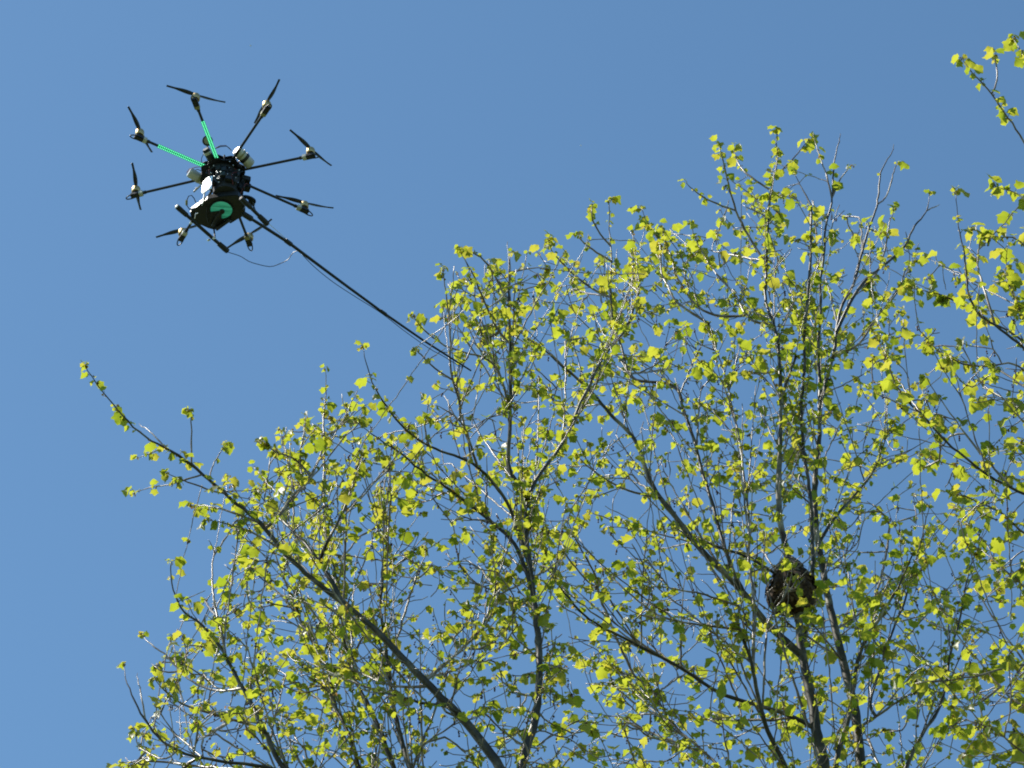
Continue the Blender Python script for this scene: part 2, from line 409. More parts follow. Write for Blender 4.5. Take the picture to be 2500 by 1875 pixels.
GC = [
 (40, 7, 0.0, 0, 'S 2780,2400 2760,2050 2730,1700 2690,1250 2640,850 2590,520 2560,300 2545,150'),
 (9, 4, -0.3, 0, 'S 2600,560 2540,420 Q2 2211,610 2160,530 2110,470 2080,410 2030,360 1990,320 1960,280 1945,250'),
 (6, 4, 0.2, 0, 'Q2 2080,410 2100,340 2090,280 2080,240'),
 (6, 4, 0.2, 0, 'S 2560,280 2520,170 Q2 2211,250 2190,210 2165,165'),
 (7, 4, -0.2, 0, 'S 2630,700 2550,540 Q2 2211,860 2170,820 2120,820 2080,800'),
 (8, 4, 0.2, 0, 'S 2650,900 2560,680 Q2 2211,1060 2150,1010 2100,1040 2050,1010 1990,990'),
 (14, 4, -0.3, 0, 'S 2700,1200 2570,930 Q2 2211,1500 2100,1420 2020,1360 1970,1280 1955,1100 1930,1000 1920,900 1920,830'),
 (12, 4, 0.2, 0, 'S 2690,1150 2570,930 Q2 2211,1470 2080,1400 1980,1340 1880,1280 1800,1260 1700,1240'),
 (9, 4, -0.3, 0, 'S 2700,1150 Q2 2211,1590 2100,1580 1960,1580 1880,1540 1800,1480'),
 (13, 4, -0.4, 0, 'S 2730,1500 2590,1260 Q4 2211,480 2100,420 2000,360 1950,300 1880,270 1840,210 1800,160 1740,110 1690,50 1650,0 Q2 1620,1560 1560,1430'),
 (13, 5, 0.3, 0, 'S 2740,1600 2590,1370 Q4 2211,650 2180,620 2120,560 2060,530 2000,510 1920,470'),
 (12, 4, -0.3, 0, 'S 2750,1820 2600,1640 Q4 2211,1210 2140,1220 2060,1250 1960,1270 1820,1290 1740,1280'),
 (11, 4, 0.4, 0, 'S 2750,1900 2600,1740 Q4 2211,1400 2100,1300 2000,1180 1900,1060 1850,940'),
 (11, 4, -0.4, 0, 'S 2765,2050 2600,1900 Q4 2211,1600 2100,1500 2000,1460 1900,1440'),
 (10, 4, 0.4, 0, 'S 2740,1650 2580,1480 Q4 2211,880 2120,800 2060,740 1990,700'),
 (9, 4, 0.0, 0, 'Q4 2100,1300 2050,1360 1980,1400 1900,1390'),
 (9, 4, 0.4, 0, 'Q2 2080,1400 2040,1250 2010,1150 2020,1050 2040,1000'),
 (9, 4, -0.2, 0, 'S 2700,1250 2570,1000 Q2 2211,1360 2150,1250 2130,1130 2140,1060'),
 (9, 4, 0.3, 0, 'S 2640,850 2720,700 2760,520 2770,380'),
 (9, 4, -0.3, 0, 'S 2690,1250 2790,1080 2840,900 2860,720'),
 (10, 4, 0.3, 0, 'S 2730,1700 2830,1520 2890,1320 2910,1120'),
]

class Tree:
    def __init__(s, Y): s.Y = Y; s.P = []; s.T = []; s.r = []; s.par = []; s.chains = []   # chains: (node ids, is_guide, bare)
    def add(s, p, t, r, par):
        s.P.append(p); s.T.append(t); s.r.append(r); s.par.append(par); return len(s.P) - 1

def resample(pts, step):
    """smooth path through points, evenly stepped"""
    pts = [np.asarray(p, float) for p in pts]
    ext = [2 * pts[0] - pts[1]] + pts + [2 * pts[-1] - pts[-2]]
    dense = []
    for i in range(1, len(ext) - 2):
        p0, p1, p2, p3 = ext[i - 1], ext[i], ext[i + 1], ext[i + 2]
        n = max(4, int(np.linalg.norm(p2 - p1) / (step * 0.3)))
        for k in range(n):
            t = k / n
            dense.append(0.5 * ((2 * p1) + (-p0 + p2) * t + (2 * p0 - 5 * p1 + 4 * p2 - p3) * t * t + (-p0 + 3 * p1 - 3 * p2 + p3) * t ** 3))
    dense.append(pts[-1])
    D = np.array(dense); L = np.concatenate([[0], np.cumsum(np.linalg.norm(np.diff(D, axis=0), axis=1))])
    n = max(3, int(round(L[-1] / step)) + 1)
    q = np.linspace(0, L[-1], n)
    return np.stack([np.interp(q, L, D[:, k]) for k in range(3)], 1)

def tangents(P):
    T = np.gradient(P, axis=0)
    return T / np.maximum(np.linalg.norm(T, axis=1, keepdims=True), 1e-9)

def add_guides(tree, guides):
    for gi, (w0, w1, dY, bare, path) in enumerate(guides):
        px = parse(path)
        Lp = [0]
        for a, b in zip(px, px[1:]): Lp.append(Lp[-1] + math.hypot(b[0] - a[0], b[1] - a[1]))
        start = None; y0 = tree.Y
        if tree.P and not (px[0][1] >= 2390):
            X, Yp, _ = pix(np.array(tree.P))
            d = np.hypot(X - px[0][0], Yp - px[0][1])
            k = int(np.argmin(d))
            start = k; y0 = tree.P[k][1]
        pts = []
        for i, (x, y) in enumerate(px):
            t = Lp[i] / Lp[-1]
            Y = y0 + dY * (t ** 1.2) + (0.12 * math.sin(3.1 * t + gi) * (1 if 0 < t < 1 else 0))
            pts.append(np.array(at(x, y, Y)))
        if start is not None:
            if d[start] < 25: pts[0] = tree.P[start]
            else: pts.insert(0, tree.P[start])
        P = resample(pts, 0.055)
        for _ in range(5): P[1:-1] = .25 * P[:-2] + .5 * P[1:-1] + .25 * P[2:]
        n = len(P)
        # slight crookedness at the nodes
        z = rng.normal(0, 1, (n, 3)); amp = np.linspace(0.0010, 0.0030, n)[:, None]; z[0] = 0
        P = P + z * amp
        T = tangents(P)
        dep = pix(P)[2]
        tt = np.linspace(0, 1, n)
        pw = 1.7 if px[0][1] >= 2390 else 1.15
        rad = (w0 * (1 - tt) ** pw + w1 * (1 - (1 - tt) ** pw)) * 0.5 * dep / FPX
        if w0 < 17: rad *= 0.80
        rad *= np.where(tt > 0.8, 1 - 0.55 * (tt - 0.8) / 0.2, 1)
        ids = []
        par = start if start is not None else -1
        for i in range(n):
            if i == 0 and start is not None: ids.append(start); continue
            par = tree.add(P[i], T[i], rad[i], par); ids.append(par)
        tree.chains.append(dict(ids=ids, P=P, r=rad, guide=True, bare=bool(bare)))

# skyline of the leafy mass (photo pixels)
SKY = [(250, 1960), (330, 1790), (400, 1660), (430, 1500), (480, 1430), (540, 1400), (570, 1300), (590, 1210), (480, 1215), (500, 1180), (600, 1185),
       (650, 1130), (700, 1020), (730, 1060), (790, 990), (850, 970), (900, 985), (960, 1030), (1010, 1010), (1030, 950), (1075, 880),
       (1075, 780), (1110, 650), (1180, 645), (1260, 640), (1330, 615), (1400, 640), (1440, 550), (1480, 600), (1560, 550), (1600, 540),
       (1680, 555), (1740, 600), (1765, 440), (1800, 440), (1850, 480), (1885, 390), (1920, 420), (1990, 490), (2060, 510), (2130, 550),
       (2210, 560), (2250, 610), (2300, 650), (2335, 600), (2360, 560), (2400, 590), (2440, 540), (2500, 480), (2560, 330), (2640, 320), (2760, 420),
       (2860, 760), (2930, 1200), (2960, 1700), (2900, 2250), (200, 2250)]
SKX = np.array([p[0] for p in SKY], float); SKYY = np.array([p[1] for p in SKY], float)
def inside(x, y):
    c = np.zeros(len(x), bool); n = len(SKY); j = n - 1
    for i in range(n):
        xi, yi, xj, yj = SKX[i], SKYY[i], SKX[j], SKYY[j]
        cond = ((yi > y) != (yj > y)) & (x < (xj - xi) * (y - yi) / (yj - yi + 1e-9) + xi)
        c ^= cond; j = i
    return c
# thinner places where the sky shows through (photo pixels: x, y, radius, keep)
GAPS = [(2440, 650, 120, .35), (2400, 760, 80, .5), (2470, 900, 90, .6), (1560, 1230, 90, .3), (1480, 1290, 90, .45), (1700, 1380, 100, .35), (1860, 1640, 75, .15), (2150, 1330, 80, .4), (2260, 1560, 90, .15), (2140, 1700, 80, .3),
        (2060, 1600, 60, .3), (1420, 1480, 70, .5), (2110, 800, 60, .12), (2080, 930, 60, .3), (2180, 960, 70, .25), (1290, 1120, 60, .5), (1160, 1260, 70, .6),
        (1370, 900, 60, .5), (2240, 760, 60, .5), (2270, 900, 50, .4), (1000, 1110, 50, .5), (2110, 1120, 70, .4), (1640, 1000, 70, .5), (1560, 820, 60, .6),
        (930, 1800, 80, 1.4), (560, 1640, 60, .5), (480, 1500, 60, .5), (640, 1340, 60, .6), (1340, 1480, 60, .5), (1820, 1500, 60, .4), (1960, 540, 50, .5), (2030, 640, 50, .5), (2040, 1480, 60, .2), (1930, 1430, 80, 1.0)]
def targets(n):
    out = []
    while len(out) < n:
        x = rng.uniform(220, 2950, 4000); y = rng.uniform(330, 2240, 4000)
        k = inside(x, y)
        w = 0.62 + 0.38 * np.clip((y - 500) / 1200, 0, 1)
        w *= np.where((x < 1400) & (y > 1300), 1.6, 1.0)
        w *= np.where((x > 2150) & (y < 1900), 0.62, 1.0)
        w *= np.where(y > 1900, 0.45, 1.0) * np.where(x > 2520, 0.5, 1.0)
        for gx, gy, gr, kp in GAPS:
            d = np.hypot(x - gx, y - gy) / gr
            w *= np.where(d < 1, kp + (1 - kp) * d ** 3, 1)
        k &= rng.uniform(0, 1, len(x)) < w
        out += [(a, b) for a, b in zip(x[k], y[k])]
    return np.array(out[:n])

TREES = [Tree(18.0), Tree(19.6), Tree(17.2)]
for t_, g_ in zip(TREES, (GA, GB, GC)): add_guides(t_, g_)

TG = targets(5300)
GPX = [pix(np.array(t.P)) for t in TREES]
GYY = [np.array(t.P)[:, 1] for t in TREES]
best = []
for ti in range(3):
    d = np.hypot(TG[:, 0][:, None] - GPX[ti][0][None], TG[:, 1][:, None] - GPX[ti][1][None])
    k = d.argmin(1); best.append((d[np.arange(len(TG)), k], GYY[ti][k]))
D3 = np.stack([best[0][0], best[1][0], best[2][0] * np.where(TG[:, 0] < 2050, 1.8, 1.35)], 0)
D3 *= rng.uniform(0.7, 1.4, D3.shape)
OWN = D3.argmin(0)

def LANCE_Y(x): return 16.0 + (x - 592) / 640.0 * 2.2      # how far off the lance passes, by photo column
def grow(tree, ti):
    sel = np.where(OWN == ti)[0]
    tp = []
    for i in sel:
        Y = best[ti][1][i] + rng.normal(0.38, 0.50)
        if ti == 0 and 1040 < TG[i, 0] < 1330 and 800 < TG[i, 1] < 1060 and rng.uniform() < 0.6: Y = min(Y, LANCE_Y(TG[i, 0]) - rng.uniform(0.05, 0.6))
        if ti == 1 and math.hypot(TG[i, 0] - 1930, TG[i, 1] - 1432) < 85 and rng.uniform() < 0.75: Y = 19.5 - rng.uniform(0.22, 0.55)
        tp.append(np.array(at(TG[i, 0], TG[i, 1], Y)))
    tp = np.array(tp)
    # long, nearly straight shoots fanning upwards from the limbs
    G = np.array(tree.P); GT = np.array(tree.T); GR = np.array(tree.r)
    ok = np.where((GR < 0.024) & (GR > 0.0035))[0]
    want = (300, 330, 80)[ti]; made = 0; tries = 0
    while made < want and tries < 6000:
        tries += 1
        k = int(rng.choice(ok))
        side = rng.normal(0, 0.42, 3); side[1] = side[1] * 1.2 + 0.15
        d = GT[k] * 0.75 + np.array([0, 0, 0.55]) + side; d /= np.linalg.norm(d)
        if d[2] < 0.25: continue
        ln = rng.uniform(0.35, 1.25)
        m = max(5, int(ln / 0.05)); t = np.linspace(0, 1, m)[:, None]
        C = G[k] + d * ln * t + np.array([0, 0, 1]) * ln * 0.12 * t * t + (GT[k] - d) * ln * 0.10 * (t * (1 - t))
        tx, ty, _ = pix(C[-1])
        if not inside(np.array([tx]), np.array([ty + 25]))[0]: continue
        z = rng.normal(0, 1, (m, 3)) * 0.0028; z[0] = 0; C = C + z
        T = tangents(C); ids = [k]; par_ = k
        for i in range(1, m): par_ = tree.add(C[i], T[i], 0.0, par_); ids.append(par_)
        tree.chains.append(dict(ids=ids, P=C, r=None, guide=False, bare=False)); made += 1
    P = np.array(tree.P)
    d0 = np.array([np.min(((P - p) ** 2).sum(1)) for p in tp])
    order = np.argsort(d0)
    cap = len(tree.P) + 60000
    AP = np.zeros((cap, 3)); AT = np.zeros((cap, 3)); n = len(tree.P)
    AP[:n] = P; AT[:n] = np.array(tree.T)
    kd = None; kn = 0
    for cnt, oi in enumerate(order):
        p = tp[oi]
        if cnt % 80 == 0:
            kd = kdtree.KDTree(n)
            for q in range(n): kd.insert(AP[q], q)
            kd.balance(); kn = n
        cand = np.concatenate([np.array([q[1] for q in kd.find_n(p, 260)], int), np.arange(kn, n)])
        v = p - AP[cand]; d = np.linalg.norm(v, axis=1) + 1e-6
        ca = (v * AT[cand]).sum(1) / d
        upz = v[:, 2] / d
        cost = d * (1 + 1.6 * np.clip(0.85 - ca, 0, 2) ** 2 + 0.7 * np.clip(0.25 - upz, 0, 2)) + np.where(d < 0.10, 0.3, 0)
        j = int(cost.argmin())
        k = int(cand[j]); dist = d[j]
        if dist > 1.6: continue
        dirv = v[j] / dist
        a = AP[k]
        t0 = AT[k] * 0.40 + dirv * 0.9; t0 /= np.linalg.norm(t0)
        t1 = dirv * 0.95 + np.array([0, 0, 0.28]) + rng.normal(0, 0.10, 3); t1 /= np.linalg.norm(t1)
        m = max(3, int(dist / 0.045) + 1)
        t = np.linspace(0, 1, m)[:, None]
        h = dist * 0.9
        C = (2 * t**3 - 3 * t**2 + 1) * a + (t**3 - 2 * t**2 + t) * h * t0 + (-2 * t**3 + 3 * t**2) * p + (t**3 - t**2) * h * t1
        zig = rng.normal(0, 1, (m, 3)) * 0.0026; zig[0] = 0
        C = C + zig
        T = tangents(C)
        ids = [k]; par = k
        for i in range(1, m):
            par = tree.add(C[i], T[i], 0.0, par); AP[n] = C[i]; AT[n] = T[i]; n += 1; ids.append(par)
        tree.chains.append(dict(ids=ids, P=C, r=None, guide=False, bare=False))
    # pipe-model radii for the grown twigs
    N = len(tree.P); ex = 2.5
    acc = np.zeros(N); par = tree.par
    rt = 0.0032
    kids = np.zeros(N, int)
    for i in range(N):
        if par[i] >= 0: kids[par[i]] += 1
    rr = np.array(tree.r)
    for i in range(N - 1, -1, -1):
        own = acc[i] if kids[i] else rt ** ex
        own = max(own, rt ** ex)
        acc[i] = own
        if par[i] >= 0: acc[par[i]] += own
    pr = acc ** (1 / ex)
    for ch in tree.chains:
        if not ch['guide']:
            ids = ch['ids']; r = pr[ids].copy(); r[0] = r[1]
            r = np.minimum(r, 0.011) * 1.0
            ch['r'] = np.maximum.accumulate(r[::-1])[::-1]
for i, t_ in enumerate(TREES): grow(t_, i)

# ------------------------------------------------------------------ tubes
def tube_arrays(P, r, n, knob=0.0):
    m = len(P); T = tangents(P)
    nrm = np.zeros((m, 3)); v = np.array(Vector(T[0]).orthogonal().normalized())
    for i in range(m):
        v = v - T[i] * (v @ T[i]); l = np.linalg.norm(v)
        v = v / l if l > 1e-6 else np.array(Vector(T[i]).orthogonal().normalized()); nrm[i] = v
    bi = np.cross(T, nrm)
    an = 2 * np.pi * np.arange(n) / n
    rr = np.asarray(r)[:, None, None]
    V = P[:, None, :] + (nrm[:, None, :] * np.cos(an)[None, :, None] + bi[:, None, :] * np.sin(an)[None, :, None]) * rr
    F = []
    for i in range(m - 1):
        b = i * n
        for k in range(n):
            k2 = (k + 1) % n
            F.append((b + k, b + k2, b + n + k2, b + n + k))
    b = (m - 1) * n
    F.append(tuple(b + k for k in range(n)))
    return V.reshape(-1, 3), F

# ------------------------------------------------------------------ leaf shapes
def leaf_template(lobe, fold, cup, droop, pet, narrow=1.0):
    """plane-tree leaf with a stalk; origin at the stalk's foot, blade one unit long"""
    right = [(0.10, -0.05), (0.34, 0.02), (0.44, 0.10), (0.43, 0.22), (0.42 + 0.07 * (1 - lobe), 0.32), (0.54, 0.44), (0.58, 0.58), (0.46, 0.62),
             (0.34 + 0.08 * (1 - lobe), 0.66), (0.30, 0.78), (0.15, 0.88)]
    mid = [(0, 0), (0, 0.34), (0, 0.66), (0, 1.0)]
    V = []; F = []
    def put(x, y):
        x *= narrow
        z = fold * abs(x) - cup * (x * x * 1.6) - 0.25 * cup * y * y + 0.05 * math.sin(9 * x + 7 * y)
        # blade hangs from the end of the stalk
        cy, cz = y * math.cos(droop) + z * math.sin(droop), -y * math.sin(droop) + z * math.cos(droop)
        V.append((x, pet * 0.92 + cy, pet * 0.3 + cz)); return len(V) - 1
    mi = [put(*p) for p in mid]
    for sgn in (1, -1):
        oi = [put(sgn * x, y) for x, y in right]
        pts = [(mi[0])] ; a, b = 0, 0        # a: index in outline, b: index in midrib
        F.append((mi[0], oi[0], oi[1]) if sgn > 0 else (mi[0], oi[1], oi[0])); a = 1
        while a < len(oi) - 1 or b < len(mi) - 1:
            adv_out = a < len(oi) - 1 and (b == len(mi) - 1 or right[a + 1][1] <= mid[b + 1][1] + 0.02)
            if adv_out:
                tri = (mi[b], oi[a], oi[a + 1]); a += 1
            else:
                tri = (mi[b], oi[a], mi[b + 1]); b += 1
            F.append(tri if sgn > 0 else (tri[0], tri[2], tri[1]))
    # stalk: a thin three-sided rod
    b = len(V); w = 0.022
    for y, z in ((0, 0), (pet * 0.92, pet * 0.3)):
        V += [(w, y, z - w), (-w, y, z - w), (0, y, z + w)]
    F += [(b, b + 1, b + 4, b + 3), (b + 1, b + 2, b + 5, b + 4), (b + 2, b, b + 3, b + 5)]
    return np.array(V), F
TEMPL = [leaf_template(0.9, 0.25, 0.5, R(35), 0.40), leaf_template(0.7, 0.45, 0.4, R(55), 0.36), leaf_template(1.0, 0.10, 0.7, R(25), 0.45),
         leaf_template(0.5, 0.70, 0.3, R(65), 0.34, 0.85), leaf_template(0.8, -0.20, 0.9, R(48), 0.40), leaf_template(0.3, 1.1, 0.2, R(75), 0.34, 0.7),
         leaf_template(0.9, 0.15, -0.4, R(40), 0.40), leaf_template(0.6, 0.9, 0.6, R(80), 0.45, 0.8)]
NT = len(TEMPL)

def lump(p):
    """smooth 0..1 field: leafy sprays and barer ones"""
    a = math.sin(3.1 * p[0] + 1.3 * math.sin(2.3 * p[2]) + 0.7) + math.sin(3.7 * p[2] + 1.1 * math.sin(2.9 * p[1]) + 2.1) + math.sin(4.3 * p[1] + 2.6 * p[0] + 0.4)
    return min(1.0, max(0.0, 0.5 + 0.36 * a))
def leaves_for(tree, ti):
    """list of (pos, 3x3 basis, size, template, tint)"""
    L = []
    big = [0.050, 0.053, 0.062][ti]
    def cluster(p, t, scale, always=False):
        if not always and rng.uniform() > 0.38 + 1.0 * lump(p): return
        nl = rng.choice([1, 2, 3, 4, 5], p=[.24, .30, .24, .15, .07])
        a0 = rng.uniform(0, 2 * math.pi)
        for q in range(nl):
            s = big * scale * (rng.lognormal(0.10, 0.38) if q == 0 else rng.lognormal(-0.50, 0.45))
            s = min(max(s, 0.014), big * 1.9)
            an = a0 + q * 2.3 + rng.normal(0, .4)
            o = np.array([math.cos(an), math.sin(an), rng.uniform(-0.35, 0.5)]) + t * 0.35
            put(p + rng.normal(0, 0.006, 3), o, s)
        for q in range(rng.integers(0, 3)):                       # small brown scales and unfolding tips
            an = rng.uniform(0, 2 * math.pi)
            put(p + rng.normal(0, 0.006, 3), np.array([math.cos(an), math.sin(an), rng.uniform(-0.7, 0.4)]), rng.uniform(0.012, 0.024), brown=True)
    def put(p, o, s, brown=False):
        y = o / np.linalg.norm(o)
        up = np.array([rng.normal(0, .42), rng.normal(0, .42), 1.0])
        x = np.cross(y, up); x /= np.linalg.norm(x); z = np.cross(x, y)
        B = np.stack([x, y, z], 1)
        if brown: tint = rng.uniform(0.82, 1.0); k = rng.choice([3, 5, 7])
        else:
            tint = np.clip(rng.normal(0.32, 0.17) + (0.18 if s < 0.030 else 0), 0.05, 0.56 if s > 0.045 else 0.88); k = rng.integers(0, NT)
        L.append((p, B, s, int(k), float(tint)))
    for ch in tree.chains:
        P = ch['P']; r = ch['r']; T = tangents(P); n = len(P)
        seg = np.linalg.norm(P[1] - P[0]) if n > 1 else 0.05
        if ch['guide']:
            tot = n
            for i in range(2, n):
                if r[i] > 0.0125: continue
                pr_ = 0.0
                if ch['bare']: pr_ = 0.10 if i < n * 0.75 else 0.05
                else: pr_ = 0.60 if i > n * 0.6 else 0.32
                tail = i > n * 0.6
                if rng.uniform() < pr_: cluster(P[i], T[i], 1.0 if tail else 0.85, tail and not ch['bare'])
            if not ch['bare'] or rng.uniform() < 0.35:
                for _ in range(2): cluster(P[-1], T[-1], 0.9, True)
        else:
            acc = rng.uniform(0, 0.05)
            for i in range(1, n):
                acc += seg
                if acc > (0.185, 0.18, 0.18)[ti] and r[i] < 0.008:
                    acc = rng.uniform(-0.05, 0.02)
                    cluster(P[i], T[i], 0.92)
            if rng.uniform() < (0.46, 0.46, 0.50)[ti]: cluster(P[-1], T[-1], 1.1)
    return L

LEAFMESH = {}
def leaf_mesh(k, tb):
    if (k, tb) not in LEAFMESH:
        V, F = TEMPL[k]
        LEAFMESH[(k, tb)] = np_mesh('leaf', V, F, M['leaf'], True, np.full(len(V), (tb + 0.5) / 8.0))
    return LEAFMESH[(k, tb)]

def build_tree(tree, ti, name, label, base_px, trunk_r):
    fork = np.array(at(base_px[0], base_px[1], tree.Y))
    base = Vector((fork[0] + [0.25, -0.1, 0.3][ti], tree.Y, 0))
    root = empty(name, base)
    tag(root, label, 'tree', 'plane trees in spring leaf')
    b3 = np.array(base)
    # trunk from the ground to the fork
    h = fork[2]
    tp = [b3 + [0, 0, -0.1], b3 + [0, 0, 0.35], b3 + [0.05, 0, 2.0], b3 + (fork - b3) * [0.4, 0.4, 0.5] + [0.08, 0.05, 0], b3 + (fork - b3) * [0.8, 0.8, 0.85], fork, fork + [0, 0, 0.25]]
    P = resample(tp, 0.25); n = len(P); z = P[:, 2] / h
    r = trunk_r * (1.75 - 1.0 * np.clip(z, 0, 1)) + 0.16 * np.exp(-np.clip(P[:, 2], 0, 9) / 0.35)
    r[-1] *= 0.55
    V, F = tube_arrays(P, r, 18)
    V += rng.normal(0, 0.006, V.shape)
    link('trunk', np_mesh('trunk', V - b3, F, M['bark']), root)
    # limbs traced from the photograph: one part each
    for ch in tree.chains:
        if not ch['guide']: continue
        rr = np.array(ch['r']).copy()
        rr *= (1 + 0.022 * rng.normal(0, 1, len(rr))) * (1 + 0.22 * (rng.uniform(0, 1, len(rr)) < 0.07))
        V, F = tube_arrays(ch['P'], rr, 9 if rr[0] > 0.02 else 7)
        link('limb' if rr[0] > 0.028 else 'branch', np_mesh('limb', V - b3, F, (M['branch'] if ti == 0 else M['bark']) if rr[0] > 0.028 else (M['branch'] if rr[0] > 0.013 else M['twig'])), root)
    VV = []; FF = []; off = 0
    for ch in tree.chains:
        if ch['guide']: continue
        rr = ch['r'] * (1 + 0.10 * rng.normal(0, 1, len(ch['r'])))
        V, F = tube_arrays(ch['P'], rr, 5)
        VV.append(V); FF += [tuple(i + off for i in f) for f in F]; off += len(V)
    tw = link('twigs', np_mesh('twigs', np.concatenate(VV) - b3, FF, M['twig']), root)
    tag(tw, kind='stuff')
    # leaves: the 300 that show largest singly, the rest together
    L = leaves_for(tree, ti)
    pos = np.array([l[0] for l in L]); X, Yp, dep = pix(pos)
    size = np.array([l[2] for l in L]) / dep
    vis = (X > 10) & (X < 2490) & (Yp > 10) & (Yp < 1870)
    order = np.argsort(-np.where(vis, size, 0))
    single = set(order[:300].tolist())
    for i in order[:300]:
        p, B, s, k, tint = L[i]
        o = link('leaf', leaf_mesh(k, min(7, int(tint * 8))), root)
        o.rotation_mode = 'QUATERNION'
        o.location = Vector(p) - base
        o.rotation_quaternion = Matrix(B.tolist()).to_quaternion()
        o.scale = (s, s, s)
    VV = []; FF = []; AT = []; off = 0
    for i, (p, B, s, k, tint) in enumerate(L):
        if i in single: continue
        V, F = TEMPL[k]
        VV.append(V @ B.T * s + p - b3); AT.append(np.full(len(V), tint))
        FF += [tuple(q + off for q in f) for f in F]; off += len(V)
    lv = link('leaves', np_mesh('leaves', np.concatenate(VV), FF, M['leaf'], True, np.concatenate(AT)), root)
    tag(lv, kind='stuff')
    # hanging flower balls on threads
    mb = MB()
    ends = [ch for ch in tree.chains if not ch['guide']]
    for ch in ends:
        if rng.uniform() > 0.16: continue
        p = Vector(ch['P'][rng.integers(1, len(ch['P']))])
        m = rng.integers(2, 4)
        pts = [p]
        for q in range(m):
            pts.append(pts[-1] + Vector((rng.normal(0, .007), rng.normal(0, .007), -rng.uniform(0.016, 0.026))))
        mb.tube(pts, 0.0012, 4)
        for q in pts[1:]:
            rb = rng.uniform(0.0055, 0.0085)
            mb.lathe([(0.0, -rb), (rb * .75, -rb * .66), (rb, 0), (rb * .75, rb * .66), (0, rb)], q, (0, 0, 1), 7)
    mb.v = [tuple(Vector(v) - base) for v in mb.v]
    fb = mb.build('flower_balls', M['flower'], root)
    tag(fb, kind='stuff')
    print('TREE', name, 'chains', len(tree.chains), 'leaves', len(L), 'visible', int(vis.sum()))
    return root

build_tree(TREES[0], 0, 'plane_tree', 'plane tree whose long dark limb reaches up left beneath the drone', (1330, 2400), 0.13)
build_tree(TREES[1], 1, 'plane_tree', 'tallest plane tree, with pale mottled stems holding the brown hornet nest', (2010, 2400), 0.14)
build_tree(TREES[2], 2, 'plane_tree', 'plane tree with the largest leaves, reaching in from the right edge', (2780, 2400), 0.12)

